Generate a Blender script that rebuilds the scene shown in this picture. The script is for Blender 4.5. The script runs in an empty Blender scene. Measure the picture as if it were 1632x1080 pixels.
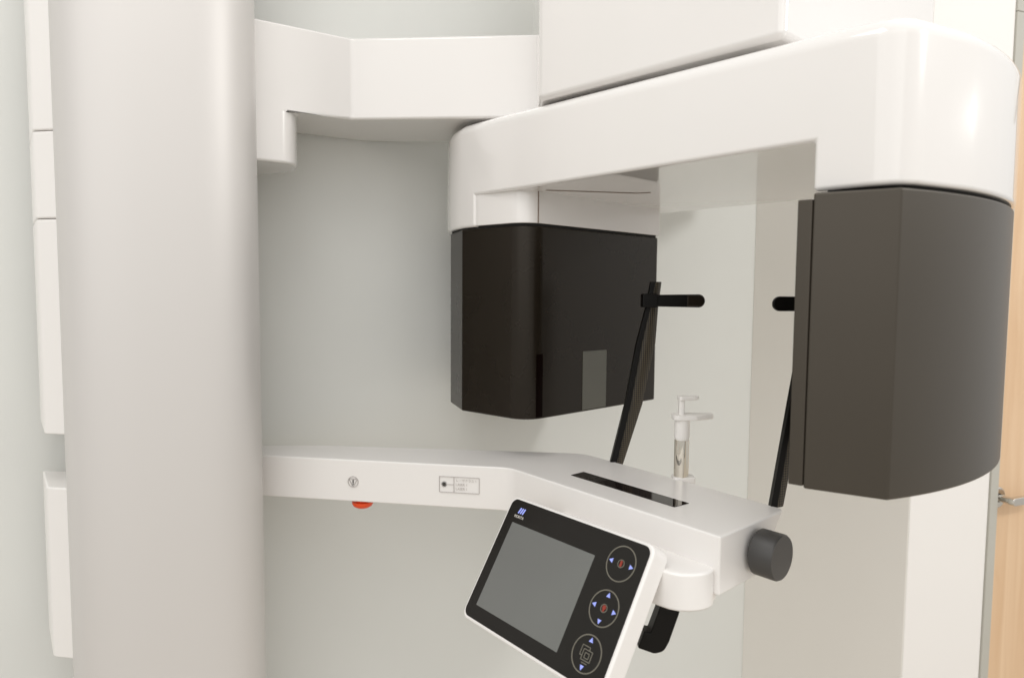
import bpy, bmesh, math, random
from mathutils import Vector, Matrix

random.seed(4)
SC = bpy.context.scene
COL = SC.collection
EYE = 1.5                                   # camera height above the floor

# ------------------------------------------------------------------ camera
cd = bpy.data.cameras.new('camera')
cam = bpy.data.objects.new('camera', cd)
COL.objects.link(cam)
cd.sensor_width = 36.0
cd.lens = 23.82
cd.clip_start = 0.05
cd.clip_end = 100
cd.dof.use_dof = True
cd.dof.focus_distance = 1.15
cd.dof.aperture_fstop = 4.0
cam.matrix_world = (Matrix.Translation((0, 0, EYE)) @ Matrix.Rotation(math.radians(90 - 3.8956), 4, 'X')
                    @ Matrix.Rotation(math.radians(0.41), 4, 'Z'))
SC.camera = cam

# ------------------------------------------------------------------ world and lamps
w = bpy.data.worlds.new('World')
SC.world = w
w.use_nodes = True
bg = w.node_tree.nodes['Background']
bg.inputs[0].default_value = (1.0, 0.982, 0.955, 1)
bg.inputs[1].default_value = 1.0
wt = w.node_tree                                    # room light: brighter ceiling, dimmer floor
tcw = wt.nodes.new('ShaderNodeTexCoord')
sxw = wt.nodes.new('ShaderNodeSeparateXYZ')
mrw = wt.nodes.new('ShaderNodeMapRange')
mrw.interpolation_type = 'SMOOTHSTEP'
mrw.inputs['From Min'].default_value = -0.35
mrw.inputs['From Max'].default_value = 0.75
mrw.inputs['To Min'].default_value = 0.50
mrw.inputs['To Max'].default_value = 0.92
wt.links.new(tcw.outputs['Generated'], sxw.inputs[0])
wt.links.new(sxw.outputs['Z'], mrw.inputs['Value'])
wt.links.new(mrw.outputs[0], bg.inputs[1])


def area(name, loc, target, sx, sy, power, color=(1, 0.96, 0.91)):
    d = bpy.data.lights.new(name, 'AREA')
    d.shape = 'RECTANGLE'
    d.size, d.size_y = sx, sy
    d.energy = power
    d.color = color
    o = bpy.data.objects.new(name, d)
    COL.objects.link(o)
    o.location = Vector(loc) + Vector((0, 0, EYE))
    v = Vector(target) - Vector(loc)
    o.rotation_euler = v.to_track_quat('-Z', 'Y').to_euler()
    return o


area('front_fill_light', (-0.7, -1.5, 1.1), (0.1, 1.3, -0.3), 3.4, 2.4, 17, (1, 0.99, 0.975))  # added front fill behind the camera, no known window there
area('ceiling_lamp_right', (2.3, -0.1, 1.25), (0.1, 1.5, -0.1), 0.3, 0.3, 16.5, (1, 0.985, 0.96))
area('downlight', (4.0, 1.02, 1.05), (0.5, 0.8, 0.2), 0.16, 0.06, 1.6, (1, 0.985, 0.96))
area('ceiling_lamp_left', (-0.35, 0.35, 1.35), (-0.3, 1.5, -.2), 0.5, 0.5, 3.5, (1, 0.975, 0.94))

SC.view_settings.view_transform = 'Standard'
SC.view_settings.look = 'None'
SC.view_settings.exposure = 0.24
SC.view_settings.gamma = 1.0
SC.render.engine = 'CYCLES'
SC.cycles.use_denoising = True
SC.cycles.max_bounces = 10
SC.cycles.diffuse_bounces = 6
SC.cycles.glossy_bounces = 6


# ------------------------------------------------------------------ materials
def mat(name, col, rough=0.5, metal=0.0, coat=0.0, coat_rough=0.1, var=0.0, var_scale=6.0, bump=0.0,
        bump_scale=400.0, rough_var=0.0, emit=0.0, spec=0.5):
    m = bpy.data.materials.new(name)
    m.use_nodes = True
    nt = m.node_tree
    b = nt.nodes['Principled BSDF']
    b.inputs['Base Color'].default_value = (*col, 1)
    b.inputs['Roughness'].default_value = rough
    b.inputs['Metallic'].default_value = metal
    b.inputs['Coat Weight'].default_value = coat
    b.inputs['Coat Roughness'].default_value = coat_rough
    b.inputs['Specular IOR Level'].default_value = spec
    if 'dark_brown' in name:
        b.inputs['Specular Tint'].default_value = (1.0, 0.92, 0.82, 1)
    tc = nt.nodes.new('ShaderNodeTexCoord')
    if var > 0 or rough_var > 0:
        n = nt.nodes.new('ShaderNodeTexNoise')
        n.inputs['Scale'].default_value = var_scale
        n.inputs['Detail'].default_value = 5
        nt.links.new(tc.outputs['Object'], n.inputs['Vector'])
        if var > 0:
            mp = nt.nodes.new('ShaderNodeMapRange')
            mp.inputs['From Min'].default_value = 0.3
            mp.inputs['From Max'].default_value = 0.7
            mp.inputs['To Min'].default_value = 1 - var
            mp.inputs['To Max'].default_value = 1 + var
            nt.links.new(n.outputs['Fac'], mp.inputs['Value'])
            vm = nt.nodes.new('ShaderNodeVectorMath')
            vm.operation = 'SCALE'
            vm.inputs[0].default_value = col
            nt.links.new(mp.outputs[0], vm.inputs['Scale'])
            nt.links.new(vm.outputs[0], b.inputs['Base Color'])
        if rough_var > 0:
            mp = nt.nodes.new('ShaderNodeMapRange')
            mp.inputs['From Min'].default_value = 0.3
            mp.inputs['From Max'].default_value = 0.7
            mp.inputs['To Min'].default_value = rough - rough_var
            mp.inputs['To Max'].default_value = rough + rough_var
            nt.links.new(n.outputs['Fac'], mp.inputs['Value'])
            nt.links.new(mp.outputs[0], b.inputs['Roughness'])
    if bump > 0:
        n2 = nt.nodes.new('ShaderNodeTexNoise')
        n2.inputs['Scale'].default_value = bump_scale
        n2.inputs['Detail'].default_value = 3
        nt.links.new(tc.outputs['Object'], n2.inputs['Vector'])
        bp = nt.nodes.new('ShaderNodeBump')
        bp.inputs['Strength'].default_value = bump
        bp.inputs['Distance'].default_value = 0.001
        nt.links.new(n2.outputs['Fac'], bp.inputs['Height'])
        nt.links.new(bp.outputs[0], b.inputs['Normal'])
    if emit > 0:
        b.inputs['Emission Color'].default_value = (*col, 1)
        b.inputs['Emission Strength'].default_value = emit
    return m


WHITE = mat('white_gloss_plastic', (0.80, 0.78, 0.76), 0.22, coat=1.0, coat_rough=0.03, var=0.006, var_scale=2)
WHITEM = mat('white_satin_plastic', (0.85, 0.83, 0.81), 0.38, coat=0.25, coat_rough=0.15, var=0.006, var_scale=2)
WHITE2 = mat('white_column_paint', (0.64, 0.62, 0.602), 0.45, metal=0.22, var=0.006, var_scale=2)
DARKD = mat('dark_brown_plastic_lit', (0.038, 0.032, 0.024), 0.38, var=0.05, var_scale=5, spec=0.62, bump=0.05, bump_scale=900)
DARK = mat('dark_brown_plastic_shaded', (0.012, 0.009, 0.006), 0.28, var=0.04, var_scale=8, bump=0.04,
           bump_scale=900, rough_var=0.02, spec=0.30)  # darker copy, the head's shade is put into its colour
DARKGLOSS = mat('black_gloss_glass', (0.010, 0.006, 0.005), 0.06)
SLOTM = mat('slot_reflection_brown', (0.004, 0.0015, 0.001), 0.3, spec=0.04)  # near black, with the slot's brown reflection put into the colour
BLACK = mat('black_plastic', (0.004, 0.0035, 0.003), 0.4, var=0.05, var_scale=30, spec=0.2)
GAP = mat('painted_gap_shade', (0.01, 0.009, 0.008), 0.8)  # near black stands in for the shade in the gaps above both heads
SEAM = mat('seam_line', (0.22, 0.17, 0.14), 0.6)
WINDOW = mat('grey_window_plastic', (0.10, 0.098, 0.078), 0.35, var=0.03)
GLASS = mat('panel_black_glass', (0.008, 0.0065, 0.005), 0.2, var=0.05, var_scale=15, spec=0.3)
SCREEN = mat('screen_glass', (0.15, 0.155, 0.148), 0.12, var=0.04, var_scale=6)
RING = mat('ring_print', (0.16, 0.15, 0.12), 0.4, var=0.06, var_scale=40)
BLUE = mat('blue_glow_print', (0.30, 0.36, 0.85), 0.4, emit=0.25, var=0.05, var_scale=60)  # print given a faint glow of its own
RED = mat('red_print', (0.28, 0.03, 0.015), 0.4, var=0.1, var_scale=60)
PRINT = mat('grey_print', (0.50, 0.47, 0.45), 0.5)
PRINTD = mat('dark_print', (0.05, 0.045, 0.04), 0.5)
LOGOW = mat('logo_white_print', (0.75, 0.72, 0.66), 0.5)
KNOB = mat('dark_grey_knob', (0.05, 0.048, 0.046), 0.42, var=0.05, var_scale=20, bump=0.05, bump_scale=800)
REDBTN = mat('red_button_plastic', (0.85, 0.07, 0.004), 0.3, coat=0.4)
STEEL = mat('brushed_steel', (0.72, 0.68, 0.60), 0.05, metal=1.0)
CHROME = mat('satin_chrome', (0.68, 0.66, 0.62), 0.2, metal=1.0)
CLEARISH = mat('white_bite_plastic', (0.86, 0.84, 0.81), 0.45)
WALLG = mat('pale_grey_green_wall_paint', (0.755, 0.765, 0.738), 0.75, var=0.012, var_scale=2.5, bump=0.12, bump_scale=350)
WALLB = mat('warm_white_wall_paint', (0.86, 0.835, 0.79), 0.7, var=0.012, var_scale=2.5, bump=0.12, bump_scale=350)
WALLC = mat('off_white_wall_paint', (0.88, 0.86, 0.835), 0.7, var=0.01, var_scale=2.5, bump=0.12, bump_scale=350)
FRAME = mat('grey_door_frame_paint', (0.50, 0.49, 0.44), 0.5, var=0.02)
FLOOR = mat('beige_floor_vinyl', (0.52, 0.47, 0.40), 0.5, var=0.06, var_scale=5)


def mesh_weave():
    m = mat('black_perforated_strip', (0.03, 0.025, 0.018), 0.5)
    nt = m.node_tree
    b = nt.nodes['Principled BSDF']
    tc = nt.nodes.new('ShaderNodeTexCoord')
    v = nt.nodes.new('ShaderNodeTexVoronoi')
    v.inputs['Scale'].default_value = 260
    v.inputs['Randomness'].default_value = 0.0
    r = nt.nodes.new('ShaderNodeValToRGB')
    r.color_ramp.elements[0].position = 0.35
    r.color_ramp.elements[0].color = (0.007, 0.006, 0.005, 1)
    r.color_ramp.elements[1].position = 0.5
    r.color_ramp.elements[1].color = (0.10, 0.08, 0.05, 1)
    mpv = nt.nodes.new('ShaderNodeMapping')
    mpv.inputs['Scale'].default_value = (1, 0, 1)
    nt.links.new(tc.outputs['Object'], mpv.inputs['Vector'])
    nt.links.new(mpv.outputs[0], v.inputs['Vector'])
    nt.links.new(v.outputs['Distance'], r.inputs['Fac'])
    nt.links.new(r.outputs['Color'], b.inputs['Base Color'])
    return m


WEAVE = mesh_weave()


def wood():
    m = mat('light_oak_veneer', (0.6, 0.4, 0.25), 0.45)
    nt = m.node_tree
    b = nt.nodes['Principled BSDF']
    tc = nt.nodes.new('ShaderNodeTexCoord')
    mp = nt.nodes.new('ShaderNodeMapping')
    mp.inputs['Scale'].default_value = (9, 9, 0.7)
    n = nt.nodes.new('ShaderNodeTexNoise')
    n.inputs['Scale'].default_value = 3
    n.inputs['Detail'].default_value = 8
    n.inputs['Distortion'].default_value = 0.6
    r = nt.nodes.new('ShaderNodeValToRGB')
    r.color_ramp.elements[0].position = 0.3
    r.color_ramp.elements[0].color = (0.70, 0.47, 0.28, 1)
    r.color_ramp.elements[1].position = 0.7
    r.color_ramp.elements[1].color = (0.80, 0.58, 0.38, 1)
    nt.links.new(tc.outputs['Object'], mp.inputs['Vector'])
    nt.links.new(mp.outputs[0], n.inputs['Vector'])
    nt.links.new(n.outputs['Fac'], r.inputs['Fac'])
    nt.links.new(r.outputs['Color'], b.inputs['Base Color'])
    return m


WOOD = wood()


# ------------------------------------------------------------------ mesh helpers
def link(name, bm, m, parent=None, bevel=0.0, segs=3, smooth=40, bangle=30):
    """one mesh object, origin at the centre of its bounding box"""
    bmesh.ops.remove_doubles(bm, verts=bm.verts, dist=1e-6)
    bmesh.ops.recalc_face_normals(bm, faces=bm.faces)
    lo = Vector((min(v.co[i] for v in bm.verts) for i in range(3)))
    hi = Vector((max(v.co[i] for v in bm.verts) for i in range(3)))
    c = (lo + hi) / 2
    bmesh.ops.translate(bm, verts=bm.verts, vec=-c)
    me = bpy.data.meshes.new(name)
    bm.to_mesh(me)
    bm.free()
    me.shade_smooth()
    me.set_sharp_from_angle(angle=math.radians(smooth))
    me.materials.append(m)
    o = bpy.data.objects.new(name, me)
    COL.objects.link(o)
    if parent is not None:
        o.parent = parent
        o.location = c - origin_of(parent)
    else:
        o.location = c
    if bevel > 0:
        b = o.modifiers.new('bevel', 'BEVEL')
        b.width = bevel
        b.segments = segs
        b.limit_method = 'ANGLE'
        b.angle_limit = math.radians(bangle)
        b.harden_normals = True
        b.use_clamp_overlap = True
    return o


def origin_of(o):
    p = Vector(o.location)
    while o.parent is not None:
        o = o.parent
        p += Vector(o.location)
    return p


def prism_bm(bm, pts, z0, z1, bottom=None):
    """vertical prism; z measured from eye level"""
    bottom = bottom or pts
    a = [bm.verts.new((p[0], p[1], z0 + EYE)) for p in bottom]
    b = [bm.verts.new((p[0], p[1], z1 + EYE)) for p in pts]
    n = len(pts)
    bm.faces.new(a[::-1])
    bm.faces.new(b)
    for i in range(n):
        j = (i + 1) % n
        bm.faces.new((a[i], a[j], b[j], b[i]))


def prism(name, pts, z0, z1, m, parent=None, bevel=0.0, segs=3, bottom=None, smooth=40, bangle=30):
    bm = bmesh.new()
    prism_bm(bm, pts, z0, z1, bottom)
    return link(name, bm, m, parent, bevel, segs, smooth, bangle)


def rounded(pts, seg=7):
    """pts: (x, y, r) -> outline with arcs"""
    out = []
    n = len(pts)
    for i, p in enumerate(pts):
        r = p[2] if len(p) > 2 else 0
        c = Vector(p[:2])
        if r <= 0:
            out.append((c.x, c.y))
            continue
        a = (Vector(pts[i - 1][:2]) - c)
        b = (Vector(pts[(i + 1) % n][:2]) - c)
        la, lb = a.length, b.length
        a.normalize()
        b.normalize()
        ang = math.acos(max(-1, min(1, a.dot(b))))
        d = min(r / math.tan(ang / 2), la * 0.49, lb * 0.49)
        p0, p1 = c + a * d, c + b * d
        rr = d * math.tan(ang / 2)
        cen = c + (a + b).normalized() * math.hypot(d, rr)
        v0, v1 = p0 - cen, p1 - cen
        a0 = math.atan2(v0.y, v0.x)
        da = math.atan2(v1.y, v1.x) - a0
        while da > math.pi:
            da -= 2 * math.pi
        while da < -math.pi:
            da += 2 * math.pi
        for k in range(seg + 1):
            t = a0 + da * k / seg
            out.append((cen.x + rr * math.cos(t), cen.y + rr * math.sin(t)))
    return out


def frame(origin, ex, ey):
    ex = Vector(ex).normalized()
    n = ex.cross(Vector(ey)).normalized()
    ey = n.cross(ex)
    M = Matrix((ex, ey, n)).transposed().to_4x4()
    M.translation = Vector(origin) + Vector((0, 0, EYE))
    return M


def slab_bm(bm, M, pts, z0, z1):
    """outline in a local plane, thickness along its normal"""
    a = [bm.verts.new(M @ Vector((p[0], p[1], z0))) for p in pts]
    b = [bm.verts.new(M @ Vector((p[0], p[1], z1))) for p in pts]
    bm.faces.new(a[::-1])
    bm.faces.new(b)
    n = len(pts)
    for i in range(n):
        j = (i + 1) % n
        bm.faces.new((a[i], a[j], b[j], b[i]))


def slab(name, M, pts, z0, z1, m, parent=None, bevel=0.0, segs=3):
    bm = bmesh.new()
    slab_bm(bm, M, pts, z0, z1)
    return link(name, bm, m, parent, bevel, segs)


def rect(x0, y0, x1, y1, r=0.0, seg=6):
    return rounded([(x0, y0, r), (x1, y0, r), (x1, y1, r), (x0, y1, r)], seg)


def circle(x, y, r, n=40):
    return [(x + r * math.cos(2 * math.pi * k / n), y + r * math.sin(2 * math.pi * k / n)) for k in range(n)]


def ring_bm(bm, M, x, y, r0, r1, z0, z1, n=48):
    rows = []
    for (r, z) in ((r0, z0), (r1, z0), (r1, z1), (r0, z1)):
        rows.append([bm.verts.new(M @ Vector((x + r * math.cos(2 * math.pi * k / n), y + r * math.sin(2 * math.pi * k / n), z)))
                     for k in range(n)])
    for a in range(4):
        b = (a + 1) % 4
        for k in range(n):
            j = (k + 1) % n
            bm.faces.new((rows[a][k], rows[a][j], rows[b][j], rows[b][k]))


def bar_bm(bm, M, x0, y0, x1, y1, wd, z0, z1):
    d = Vector((x1 - x0, y1 - y0)).normalized()
    n = Vector((-d.y, d.x)) * wd / 2
    slab_bm(bm, M, [(x0 - n.x, y0 - n.y), (x1 - n.x, y1 - n.y), (x1 + n.x, y1 + n.y), (x0 + n.x, y0 + n.y)], z0, z1)


def lathe_bm(bm, M, prof, n=40):
    """prof: (r, z) in local frame, closed at the ends"""
    rows = []
    for r, z in prof:
        if r < 1e-6:
            rows.append([bm.verts.new(M @ Vector((0, 0, z)))])
        else:
            rows.append([bm.verts.new(M @ Vector((r * math.cos(2 * math.pi * k / n), r * math.sin(2 * math.pi * k / n), z)))
                         for k in range(n)])
    for a, b in zip(rows[:-1], rows[1:]):
        for k in range(n):
            j = (k + 1) % n
            if len(a) == 1:
                bm.faces.new((a[0], b[k], b[j]))
            elif len(b) == 1:
                bm.faces.new((a[k], a[j], b[0]))
            else:
                bm.faces.new((a[k], a[j], b[j], b[k]))


def text(name, M, body, x, y, size, m, parent, z=0.0012, align='LEFT', xs=1.0):
    cu = bpy.data.curves.new(name, 'FONT')
    cu.body = body
    cu.size = size
    cu.extrude = 0.0001
    cu.align_x = align
    cu.align_y = 'CENTER'
    cu.resolution_u = 3
    t = bpy.data.objects.new(name, cu)
    COL.objects.link(t)
    dg = bpy.context.evaluated_depsgraph_get()
    me = bpy.data.meshes.new_from_object(t.evaluated_get(dg))
    bpy.data.objects.remove(t)
    bm = bmesh.new()
    bm.from_mesh(me)
    bpy.data.meshes.remove(me)
    bmesh.ops.transform(bm, matrix=M @ Matrix.Translation((x, y, z)) @ Matrix.Diagonal((xs, 1, 1, 1)), verts=bm.verts)
    return link(name, bm, m, parent)


def boolean(o, other, op):
    bo = o.modifiers.new('cut', 'BOOLEAN')
    bo.object = other
    bo.operation = op
    bo.solver = 'EXACT'
    bpy.context.view_layer.update()
    me = bpy.data.meshes.new_from_object(o.evaluated_get(bpy.context.evaluated_depsgraph_get()))
    o.modifiers.clear()
    eb = bmesh.new()
    eb.from_mesh(me)
    bmesh.ops.remove_doubles(eb, verts=eb.verts, dist=2e-4)
    bmesh.ops.dissolve_limit(eb, angle_limit=math.radians(.4), verts=eb.verts, edges=eb.edges)
    eb.to_mesh(me)
    eb.free()
    o.data = me
    bpy.data.objects.remove(other)
    me.set_sharp_from_angle(angle=math.radians(40))


def set_bevel(o, width, segs, ang):
    b = o.modifiers.new('bevel', 'BEVEL')
    b.width = width
    b.segments = segs
    b.limit_method = 'ANGLE'
    b.angle_limit = math.radians(ang)
    b.harden_normals = True
    b.use_clamp_overlap = False


def struct(o):
    o['kind'] = 'structure'
    return o


# ------------------------------------------------------------------ the room behind
C1 = (0.7455, 2.10)
C2 = (1.05, 1.75)
C3 = (1.336, 1.86)
struct(prism('floor', [(-4, -3), (5, -3), (5, 4), (-4, 4)], -1.6, -1.5, FLOOR))
struct(prism('back_wall', [(C1[0] - 3.2 * .8903, C1[1] - 3.2 * .4554), (C1[0] + .08, C1[1] + .041), (C1[0], C1[1] + .3), (C1[0] - 3.2 * .8903 - .1, C1[1] - 3.2 * .4554 + .2)], -1.5, 1.3, WALLG))
struct(prism('side_wall', [C1, C2, (C2[0] + .1, C2[1] + .2), (C1[0] + .12, C1[1] + .1)], -1.499, 1.3, WALLB, bevel=0.003))
struct(prism('pillar_wall', [(C2[0] + .001, C2[1] + .001), C3, (C3[0] - .02, C3[1] + .2), (C2[0] + .08, C2[1] + .22)], -1.499, 1.3, WALLC, bevel=0.004))

# door in its grey frame
FD = Vector((0.93, 0.368)).normalized()             # the door's wall runs off to the right and back


def fd(a, b):
    """a along the door wall from its left edge, b behind its face"""
    p = Vector(C3) + FD * a + Vector((-FD.y, FD.x)) * b
    return (p.x, p.y)


bm = bmesh.new()
prism_bm(bm, [fd(0.002, -.004), fd(.034, -.004), fd(.034, .10), fd(0.002, .10)], -1.5, .757)
prism_bm(bm, [fd(.93, -.004), fd(.962, -.004), fd(.962, .10), fd(.93, .10)], -1.5, .757)
prism_bm(bm, [fd(0.002, -.004), fd(.962, -.004), fd(.962, .10), fd(0.002, .10)], .758, .79)
struct(link('door_frame', bm, FRAME, None, 0.002, 2))
struct(prism('wall_above_door', [fd(0.002, -.0), fd(1.6, 0), fd(1.6, .12), fd(0.002, .12)], .791, 1.3, WALLC))

door = bpy.data.objects.new('door', None)
COL.objects.link(door)
door.location = (*fd(.48, .03), 0)
door['label'] = 'light oak door with chrome lever handle, in grey frame at the right edge'
door['category'] = 'door'
prism('door_leaf', [fd(.038, .02), fd(.926, .02), fd(.926, .06), fd(.038, .06)], -1.495, .754, WOOD, door, 0.002, 2)
DM = frame((*fd(.060, .02), -.571), (FD.x, FD.y, 0), (0, 0, 1))
bm = bmesh.new()
lathe_bm(bm, DM, [(0, 0), (.031, 0), (.031, .006), (.028, .009), (0, .009)])
lathe_bm(bm, DM, [(0, .009), (.010, .009), (.010, .045), (0, .045)], 20)
slab_bm(bm, DM, rect(-.011, -.011, .125, .011, .009), .040, .056)
hd = link('door_handle', bm, CHROME, door, 0.002, 2)

# ------------------------------------------------------------------ the x-ray machine
machine = bpy.data.objects.new('dental_x_ray_machine', None)
COL.objects.link(machine)
machine.location = (-0.610, 1.193, 0)
machine['label'] = 'white panoramic dental x-ray machine with dark brown heads, column and tilted control panel'
machine['category'] = 'x-ray machine'

# column
CC = Vector((-0.610, 1.193))
dv = Vector((-0.4554, 0.8903)).normalized()
pv = Vector((dv.y, -dv.x))
pts = []
for k in range(72):
    t = 2 * math.pi * k / 72
    c, s = math.cos(t), math.sin(t)
    p = CC + pv * (0.1524 * math.copysign(abs(c) ** (2 / 3.2), c)) + dv * (0.135 * math.copysign(abs(s) ** (2 / 3.2), s))
    pts.append((p.x, p.y))
column = prism('column', pts, -1.499, 1.0, WHITE2, machine, 0.0)

# covers on the column's left side
def cover(z0, z1, x=0.0):
    p = [(-.861 + x, 1.226), (-.784 + x, 1.124), (-.777 + x, 1.120), (-.728, 1.112), (-.71, 1.22)]
    return prism('side_cover', p, z0, z1, WHITEM, column, 0.0035, 3)


cover(.2575, 1.0)
cover(.1160, .2560)
cover(-.2415, .1145)
cover(-.6277, -.3315)
prism('cover_seam_strip', [(-.780, 1.130), (-.755, 1.122), (-.715, 1.124), (-.715, 1.21), (-.82, 1.21)], -.236, .99, PRINT, column)

# upper arm, fixed to the column
UA = rounded([(-.56, 1.203), (-.317, 1.355, .02), (.055, 1.327), (.40, 1.36), (.40, 1.56), (-.117, 1.556), (-.34, 1.545), (-.47, 1.47), (-.60, 1.38)])
bm = bmesh.new()
prism_bm(bm, UA, .239, .492)
upper = link('upper_arm', bm, WHITE, machine)
bm = bmesh.new()                                    # everything but the shoulder by the column is shallower
prism_bm(bm, [(-.436, 1.24), (-.4335, 1.2815), (-.4245, 1.2890), (-.4180, 1.2990), (-.4155, 1.312), (-.4180, 1.332), (-.428, 1.358), (-.450, 1.385), (-.478, 1.408), (-.52, 1.424), (-.58, 1.432), (-.70, 1.435),
              (-.70, 1.8), (1, 1.8), (1, .8), (-.436, .8)], .1, .336)
boolean(upper, link('cutter', bm, WHITE), 'DIFFERENCE')
set_bevel(upper, .0055, 4, 28)
HB = [(.0427, 1.196), (.3476, .8971), (.7375, 1.225), (.7375, 1.75), (.0427, 1.56)]
prism('hub_housing', HB, .3315, .95, WHITE, upper, 0.010, 5)
prism('hub_bearing', circle(.36, 1.17, .15, 48), .316, .333, WHITE, upper)

# ---- rotating arm: u runs along the beam's width, v from the head towards the detector
EU = Vector((0.73728, 0.67559))
EV = Vector((0.67559, -0.73728))


def W(u, v):
    p = EU * u + EV * v
    return (p.x, p.y)


def loc(pts_):
    return [W(*p) for p in pts_]


UC = 1.086
UD = 1.074
UH = 1.0605
R0 = 0.60


def arc(off=0.0, uh=.232, n=26):
    """outer curve of the detector, bowed outwards"""
    out = []
    for k in range(n + 1):
        u = -uh + 2 * uh * k / n
        v = -.2265 - (R0 - math.sqrt(R0 * R0 - u * u)) + off
        out.append((UD + u, v))
    return out


left_end = [(.838, -.92), (.836, -.96), (.8345, -1.06), (.848, -1.11), (.876, -1.160), (.912, -1.212), (.965, -1.250)]
_a = arc(.002, .234)
beam_uv = rounded([(.838, -.34), (*_a[0], .05), *_a[6:]], 9) + [(2 * UC - .838, -.34)] + \
          [(2 * UC - a, b) for a, b in left_end] + left_end[::-1]


def inset(pts_, d):
    out = []
    n_ = len(pts_)
    for i in range(n_):
        a_, p_, c_ = (Vector(pts_[(i + q_) % n_]) for q_ in (-1, 0, 1))
        e0, e1 = (p_ - a_).normalized(), (c_ - p_).normalized()
        n0, n1 = Vector((-e0.y, e0.x)), Vector((-e1.y, e1.x))
        m_ = (n0 + n1).normalized()
        q = p_ + m_ * (d / max(.5, m_.dot(n0)))
        out.append((q.x, q.y))
    return out


def area2(p):
    return sum(p[i][0] * p[(i + 1) % len(p)][1] - p[(i + 1) % len(p)][0] * p[i][1] for i in range(len(p)))


bo_ = loc(beam_uv)
if area2(bo_) < 0:
    bo_ = bo_[::-1]
bm = bmesh.new()
FR = .024
rings = [(bo_, .126), (bo_, .328 - FR)] + [(inset(bo_, FR * (1 - math.cos(t))), .328 - FR + FR * math.sin(t))
                                          for t in (math.pi / 2 * k / 8 for k in range(1, 9))]
prev = None
for ring_, z_ in rings:
    cur = [bm.verts.new((p[0], p[1], z_ + EYE)) for p in ring_]
    if prev is None:
        bm.faces.new(cur[::-1])
    else:
        for i in range(len(cur)):
            j = (i + 1) % len(cur)
            bm.faces.new((prev[i], prev[j], cur[j], cur[i]))
    prev = cur
bm.faces.new(prev)
for vtx in bm.verts:                                # the top falls slightly towards the detector
    if vtx.co.z > EYE + .3:
        v_ = vtx.co.x * EV.x + vtx.co.y * EV.y
        vtx.co.z -= .012 * max(0, min(1, (v_ + .55) / .25))
solid = link('rotating_arm', bm, WHITE, machine)
cut = bmesh.new()
prism_bm(cut, loc([(.6, -.372), (1.6, -.372), (1.6, -1.02), (.6, -1.02)]), 0.0, .186)
boolean(solid, link('cutter', cut, WHITE), 'DIFFERENCE')
set_bevel(solid, .006, 4, 60)
arm = solid

# x-ray head
hl = [(.859, -.8965, .046), (.838, -1.062, .004), (.882, -1.157, .006), (.945, -1.225, .02)]
head_uv = rounded(hl + [(2 * UH - a, b, r if i else .012) for i, (a, b, r) in reversed(list(enumerate(hl)))], 14)
hc = [(.855, -.8945, .046), (.8385, -1.015, .03), (.8405, -1.062, .004), (.884, -1.150, .006), (.950, -1.220, .02)]
coll_uv = rounded(hc + [(2 * UH - a, b, r if i else .012) for i, (a, b, r) in reversed(list(enumerate(hc)))], 8)
collar = prism('head_collar', loc(coll_uv), .128, .1875, WHITE, arm, 0.0015, 2)
head = prism('x_ray_head', loc(head_uv), -.2371, .1235, DARK, machine, 0.003, 3)
prism('neck', loc([(UH + (a - UH) * .985, -1.05 + (b + 1.05) * .985) for a, b in head_uv]), .121, .130, GAP, head)
# the face towards the patient: x along u, z up; normal along +v
HM = frame((*W(0, -.8965), 0), (EU.x, EU.y, 0), (0, 0, 1))
slab('exit_window', HM, rect(1.013, -.2335, 1.086, -.1155, .001, 2), -.002, .0012, WINDOW, head, 0.0004, 2)
sl = sorted([p for p in head_uv if p[0] < .8995 and p[1] > -.93 and p[0] > .8820])
sl.append((.9005, -.8965))
outer = [(a - .0004, b + .0007) for a, b in sl]
inner = [(a + .003, b - .004) for a, b in sl[::-1]]
prism('light_slot', loc(outer + inner), -.2335, -.1145, SLOTM, head)
bm = bmesh.new()
bar_bm(bm, HM, .8835, .1282, .8835, .1855, .0009, -.0005, .0024)
link('collar_seam', bm, SEAM, collar)
bm = bmesh.new()
prism_bm(bm, loc([(.885, -.8785), (.885, -.876), (1.030, -.782), (1.040, -.760), (1.041, -.762), (1.031, -.7845)]), .1850, .1864)
link('underside_seam', bm, SEAM, arm)

# detector
det_uv = [(.816, -.361)] + arc(0, .232) + [(2 * UD - .816, -.361)]
det = prism('detector', loc(det_uv), -.2371, .1215, DARKD, machine, 0.003, 3)
bp_uv = [(.8125, -.378), (.8150, -.3612), (2 * UD - .8150, -.3612), (2 * UD - .8125, -.378)]
prism('back_plate', loc(bp_uv), -.234, .114, DARKD, det, 0.0015, 2)
prism('neck', loc([(UD + (a - UD) * .90, -.30 + (b + .30) * .90) for a, b in det_uv]), .119, .129, GAP, det)

# ------------------------------------------------------------------ chin arm (table)
top = rounded([(-.56, 1.2996), (-.0029, 1.2055, .05), (.2733, .8636, .003), (.4045, .979, .012), (.288, 1.1345), (.1429, 1.3203, .06),
               (-.3804, 1.3755, .1), (-.56, 1.370)])
bot = rounded([(-.56, 1.2996), (-.0029, 1.2055, .05), (.2733, .8636, .003), (.355, .937, .02), (.275, 1.125), (.135, 1.315, .06),
               (-.3804, 1.370, .1), (-.56, 1.365)])
table = prism('chin_arm', top, -.395, -.315, WHITEM, machine, 0.008, 5, bottom=bot)
prism('mirror_slot', [(.1041, 1.1576), (.2425, .9847), (.2687, 1.0033), (.1281, 1.1789)], -.317, -.3142, DARKGLOSS, table)

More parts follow.
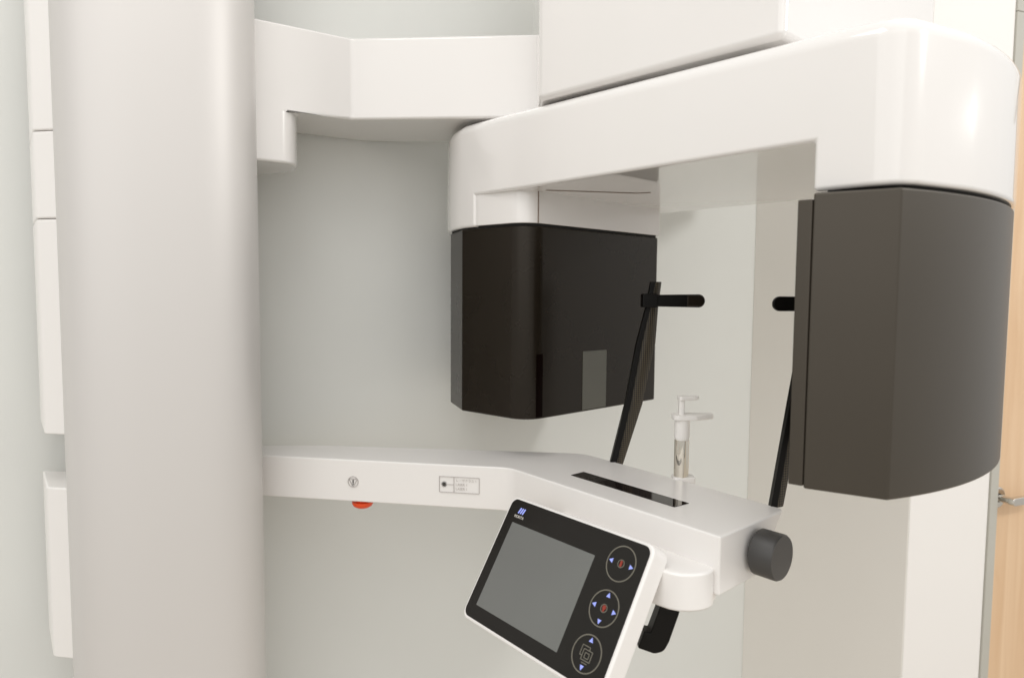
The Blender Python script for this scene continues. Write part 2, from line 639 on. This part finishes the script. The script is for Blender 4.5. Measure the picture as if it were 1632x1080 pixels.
# emergency button under the arm
BM_ = Matrix.Translation((-.285, 1.280, -.3985 + EYE)) @ Matrix.Rotation(math.pi, 4, 'X')
bm = bmesh.new()
lathe_bm(bm, BM_, [(0, -.004), (.012, -.004), (.012, .002), (.0205, .0025), (.0205, .006), (.018, .011), (.012, .0145), (.005, .016), (0, .0162)])
link('emergency_button', bm, REDBTN, table, smooth=50)

# printing on the front face of the arm
FM = frame((-.4803, 1.2861, -.3565), (.986, -.1665, 0), (0, 0, 1))
sym_x, sym_y = .1858, 0.0
bm = bmesh.new()
ring_bm(bm, FM, sym_x, sym_y, .0096, .0104, -.0004, .0018)
q = [(-.0086, .0055), (.0086, .0055), (0, -.0098)]
for k in range(3):
    a_, b_ = q[k], q[(k + 1) % 3]
    bar_bm(bm, FM, sym_x + a_[0], sym_y + a_[1], sym_x + b_[0], sym_y + b_[1], .0007, -.0004, .0019 + k * .0001)
link('warning_symbol', bm, PRINT, table)
bm = bmesh.new()
bar_bm(bm, FM, sym_x, .0035, sym_x, -.0028, .0014, -.0004, .0022)
slab_bm(bm, FM, circle(sym_x, -.0050, .0009, 12), -.0004, .0022)
link('exclamation_mark', bm, PRINTD, table)
lx, ly, lw, lh = .3910, .0050, .0375, .0145
bm = bmesh.new()
for (a_, b_, c_, d_, e_) in ((lx - lw, ly - lh, lx + lw, ly - lh, .0018), (lx - lw, ly + lh, lx + lw, ly + lh, .0018),
                             (lx - lw, ly - lh, lx - lw, ly + lh, .0019), (lx + lw, ly - lh, lx + lw, ly + lh, .0019),
                             (lx - .010, ly - lh, lx - .010, ly + lh, .0020), (lx - .026, ly, lx - .011, ly, .0017)):
    bar_bm(bm, FM, a_, b_, c_, d_, .0006, -.0004, e_)
label = link('laser_label', bm, PRINT, table)
bm = bmesh.new()
slab_bm(bm, FM, circle(lx - .0285, ly, .0030, 20), -.0004, .0021)
for k in range(12):
    t = k * math.pi / 6
    bar_bm(bm, FM, lx - .0285 + .003 * math.cos(t), ly + .003 * math.sin(t), lx - .0285 + .0052 * math.cos(t), ly + .0052 * math.sin(t), .0004, -.0004, .0018)
link('laser_symbol', bm, PRINTD, label)
text('lettering', FM, 'レーザクラス 1', lx - .0065, ly + .0080, .0058, PRINT, label, z=.0016)
text('lettering', FM, 'LASER 1', lx - .0065, ly + .0005, .0064, PRINT, label, z=.0016)
text('lettering', FM, 'LASER 1', lx - .0065, ly - .0075, .0064, PRINT, label, z=.0016)

# knob on the arm's end
KM = frame((.340, .9221, -.3542), (.7512, .660, 0), (0, 0, 1))
# its normal points out of the end face
bm = bmesh.new()
lathe_bm(bm, KM, [(0, -.002), (.014, -.002), (.014, .006), (.030, .006), (.0318, .008), (.0318, .0375), (.0300, .0403), (0, .0405)], 64)
link('adjusting_knob', bm, KNOB, table, smooth=35)

# bracket that carries the panel
BR = [(.272, .880), (.2665, .8655), (.258, .857), (.247, .8515), (.234, .8485), (.220, .849), (.207, .8545), (.195, .865), (.180, .882),
      (.165, .902), (.12, .975), (.07, 1.065), (.09, 1.11), (.278, .885)]
prism('panel_bracket', BR, -.4100, -.3590, WHITEM, table, 0.004, 3)

# ------------------------------------------------------------------ control panel
PO = (0.00589, 1.07505, -0.33028)
PX = Vector((0.63018, -0.77639, 0.00960))
PY = -Vector((-0.40750, -0.34123, -0.84706))
PM = frame(PO, PX, PY)


def pr(x0, y0, x1, y1, r=0.0):
    return rect(x0, -y1, x1, -y0, r)


panel = slab('control_panel', PM, pr(-.0045, -.0045, .2875, .1945, .014), -.034, 0.0, WHITEM, machine, 0.0035, 4)
slab('panel_glass', PM, pr(0, 0, .2825, .1895, .0115), -.001, .0008, GLASS, panel, 0.0003, 2)
sc_ = slab('screen', PM, pr(.0195, .0359, .1992, .1696, .0008), -.0005, .0012, SCREEN, panel, 0.0002, 1)
ZB = .0014
for cy_, kind in ((.0333, 'h'), (.0935, 'hv'), (.1525, 'v')):
    cx_ = .2452
    bm = bmesh.new()
    ring_bm(bm, PM, cx_, -cy_, .0225, .0240, .0004, ZB)
    rg = link('button_ring', bm, RING, panel)
    dirs = []
    if 'h' in kind:
        dirs += [(-1, 0), (1, 0)]
    if 'v' in kind:
        dirs += [(0, -1), (0, 1)]
    for dx, dy in dirs:
        bm = bmesh.new()
        ax, ay = cx_ + dx * .0165, -cy_ + dy * .0165
        slab_bm(bm, PM, [(ax + dx * .0042, ay + dy * .0042), (ax - dx * .0018 - dy * .0032, ay - dy * .0018 + dx * .0032),
                         (ax - dx * .0018 + dy * .0032, ay - dy * .0018 - dx * .0032)], .0004, ZB + .0001)
        link('arrow', bm, BLUE, rg)
    bm = bmesh.new()
    if kind == 'v':
        for (a0, b0, a1, b1) in ((-.010, .0085, .003, .0085), (-.010, .0085, -.010, -.004), (-.010, -.004, -.006, -.004), (.003, .0085, .003, .005),
                                 (-.006, .0045, .009, .0045), (-.006, .0045, -.006, -.0085), (.009, .0045, .009, -.0085), (-.006, -.0085, .009, -.0085),
                                 (-.002, .001, .005, .001), (-.002, .001, -.002, -.0055), (.005, .001, .005, -.0055), (-.002, -.0055, .005, -.0055),
                                 (-.003, -.0115, .006, -.0115)):
            bar_bm(bm, PM, cx_ + a0, -cy_ + b0, cx_ + a1, -cy_ + b1, .0010, .0004, ZB + random.random() * .0003)
        link('icon', bm, RING, rg)
    else:
        ring_bm(bm, PM, cx_, -cy_, .0046, .0056, .0004, ZB, 24)
        link('icon_ring', bm, RING, rg)
        bm = bmesh.new()
        if kind == 'h':
            slab_bm(bm, PM, rect(cx_ - .0018, -cy_ - .0040, cx_ + .0018, -cy_ + .0040, .0012), .0004, ZB)
        else:
            slab_bm(bm, PM, circle(cx_, -cy_ + .0012, .0030, 16), .0004, ZB)
            slab_bm(bm, PM, rect(cx_ - .0014, -cy_ - .0042, cx_ + .0014, -cy_ - .0012), .0004, ZB + .0001)
        link('icon', bm, RED, rg)
bm = bmesh.new()
for k in range(3):
    x = .0222 + k * .0048
    slab_bm(bm, PM, rounded([(x, -.0205, .001), (x + .0028, -.0205, .001), (x + .0058, -.0110, .001), (x + .0030, -.0110, .001)], 3), .0004, .0013)
logo = link('logo', bm, BLUE, panel)
text('lettering', PM, 'MORITA', .0290, -.0258, .0062, LOGOW, logo, z=.0013, align='CENTER', xs=.95)

# black hand grip hanging behind the panel
HG = frame((0, .888, 0), (1, 0, 0), (0, 0, 1))
gp = rounded([(.194, -.365), (.1884, -.385), (.1756, -.4226), (.168, -.4202), (.1604, -.4423), (.181, -.4497, .012), (.1930, -.4470, .012),
              (.1996, -.434, .01), (.2108, -.399), (.2150, -.380)])
slab('hand_grip', HG, [(a * 1.070, b * 1.070) for a, b in gp], -.011, .011, BLACK, table, 0.002, 3)

# ------------------------------------------------------------------ temple supports
def strip(stations, wd0, name, m, parent, bulge=.006):
    """leaning strip: stations (x, y, z, width); face turned a little to the right, curved across"""
    bm = bmesh.new()
    rows = []
    for x, y, z, wd in stations:
        row = []
        for k in range(7):
            t = k / 6 - .5
            row.append((x + t * wd, y - bulge * (1 - 4 * t * t) + .006 * t, z + EYE))
        row += [(a_, b_ + .0022, c_) for a_, b_, c_ in row[::-1]]
        rows.append([bm.verts.new(q_) for q_ in row])
    for r0, r1 in zip(rows[:-1], rows[1:]):
        for k in range(14):
            j = (k + 1) % 14
            bm.faces.new((r0[k], r0[j], r1[j], r1[k]))
    bm.faces.new(rows[0][::-1])
    bm.faces.new(rows[-1])
    return link(name, bm, m, parent)


def edge_bar(stations, parent, depth=.014):
    bm = bmesh.new()
    rows = []
    for (x, y, z, wd) in stations:
        rows.append([bm.verts.new((x + a_, y + b_, z + EYE)) for a_, b_ in ((0, 0), (wd, 0), (wd, depth), (0, depth))])
    for r0, r1 in zip(rows[:-1], rows[1:]):
        for k in range(4):
            j = (k + 1) % 4
            bm.faces.new((r0[k], r0[j], r1[j], r1[k]))
    bm.faces.new(rows[0][::-1])
    bm.faces.new(rows[-1])
    return link('strip_edge', bm, BLACK, parent, 0.001, 2)


SY = 1.262
st = strip([(.1945, SY, -.335, .026), (.2010, SY, -.3139, .027), (.2300, SY, -.2083, .032), (.2520, SY, -.0912, .033),
            (.2602, SY, -.0255, .024), (.2670, SY, .0222, .021)], 0, 'temple_support', WEAVE, machine)
edge_bar([(.1800, SY - .012, -.335, .012), (.1866, SY - .012, -.3139, .012), (.2110, SY - .012, -.2083, .0105), (.2310, SY - .012, -.0912, .0095),
          (.2475, SY - .010, -.0255, .008), (.2560, SY - .008, .0222, .008)], st)
LM = frame((.2665, SY - .018, -.0125), (1, .02, 0), (0, 0, 1))
slab('clamp', LM, rect(-.0275, -.0125, .000, .0125, .003), -.020, .003, BLACK, st, 0.0015)
pad = slab('paddle', LM, rounded([(-.003, -.0108), (.0880, -.0122, .0121), (.0880, .0122, .0121), (-.003, .0108)]), -.008, -.001, BLACK, st, 0.0015)
slab('pad', LM, rounded([(.054, -.0100, .002), (.0860, -.0104, .0102), (.0860, .0104, .0102), (.054, .0100, .002)]), -.0015, .003, DARK, pad, 0.002)

st2 = strip([(.4010, 1.000, -.318, .020), (.4250, 1.003, -.1587, .024), (.4400, 1.006, -.06, .024), (.4530, 1.010, .0222, .018)], 0,
            'temple_support', WEAVE, machine, .003)
edge_bar([(.3880, .992, -.318, .010), (.4120, .995, -.1587, .008), (.4280, .998, -.06, .008), (.4440, 1.002, .0222, .008)], st2, .012)
RM = frame((.4530, 1.000, -.0134), (1, .02, 0), (0, 0, 1))
slab('paddle', RM, rounded([(.004, -.0105), (.004, .0105), (-.0680, .0110, .0109), (-.0680, -.0110, .0109)][::-1]), -.008, -.001, BLACK, st2, 0.0015)

# ------------------------------------------------------------------ chin rest
CX, CY = .2925, 1.148
CM = Matrix.Translation((CX, CY, EYE))
bm = bmesh.new()
lathe_bm(bm, CM, [(0, -.330), (.0125, -.330), (.0125, -.2487), (0, -.2487)], 40)
chin = link('chin_rest', bm, STEEL, machine, smooth=35)
slab('rest_foot', CM, rect(-.0145, -.013, .023, .013, .005), -.322, -.3118, WHITEM, chin, 0.002)
bm = bmesh.new()
lathe_bm(bm, CM, [(0, -.249), (.0110, -.249), (.0130, -.243), (.0125, -.212), (0, -.212)], 40)
link('holder', bm, CLEARISH, chin, smooth=35)
PL = CM @ Matrix.Rotation(math.radians(6), 4, 'Z')
slab('chin_plate', PL, rounded([(-.017, -.014, .01), (.020, -.016, .01), (.056, .000, .003), (.054, .010, .003), (.018, .016, .01), (-.017, .016, .01)]),
     -.2140, -.2050, CLEARISH, chin, 0.002)
PP = CM @ Matrix.Translation((-.002, 0, 0))
bm = bmesh.new()
slab_bm(bm, PP, rect(-.0048, -.006, .0048, .006, .003), -.2065, -.1765)
link('bite_post', bm, CLEARISH, chin, 0.0015)
slab('bite_piece', PP @ Matrix.Rotation(math.radians(8), 4, 'Z'), rounded([(-.006, -.010, .004), (.028, -.006, .008), (.033, .006, .006), (-.006, .010, .004)]),
     -.1805, -.1735, CLEARISH, chin, 0.0018)
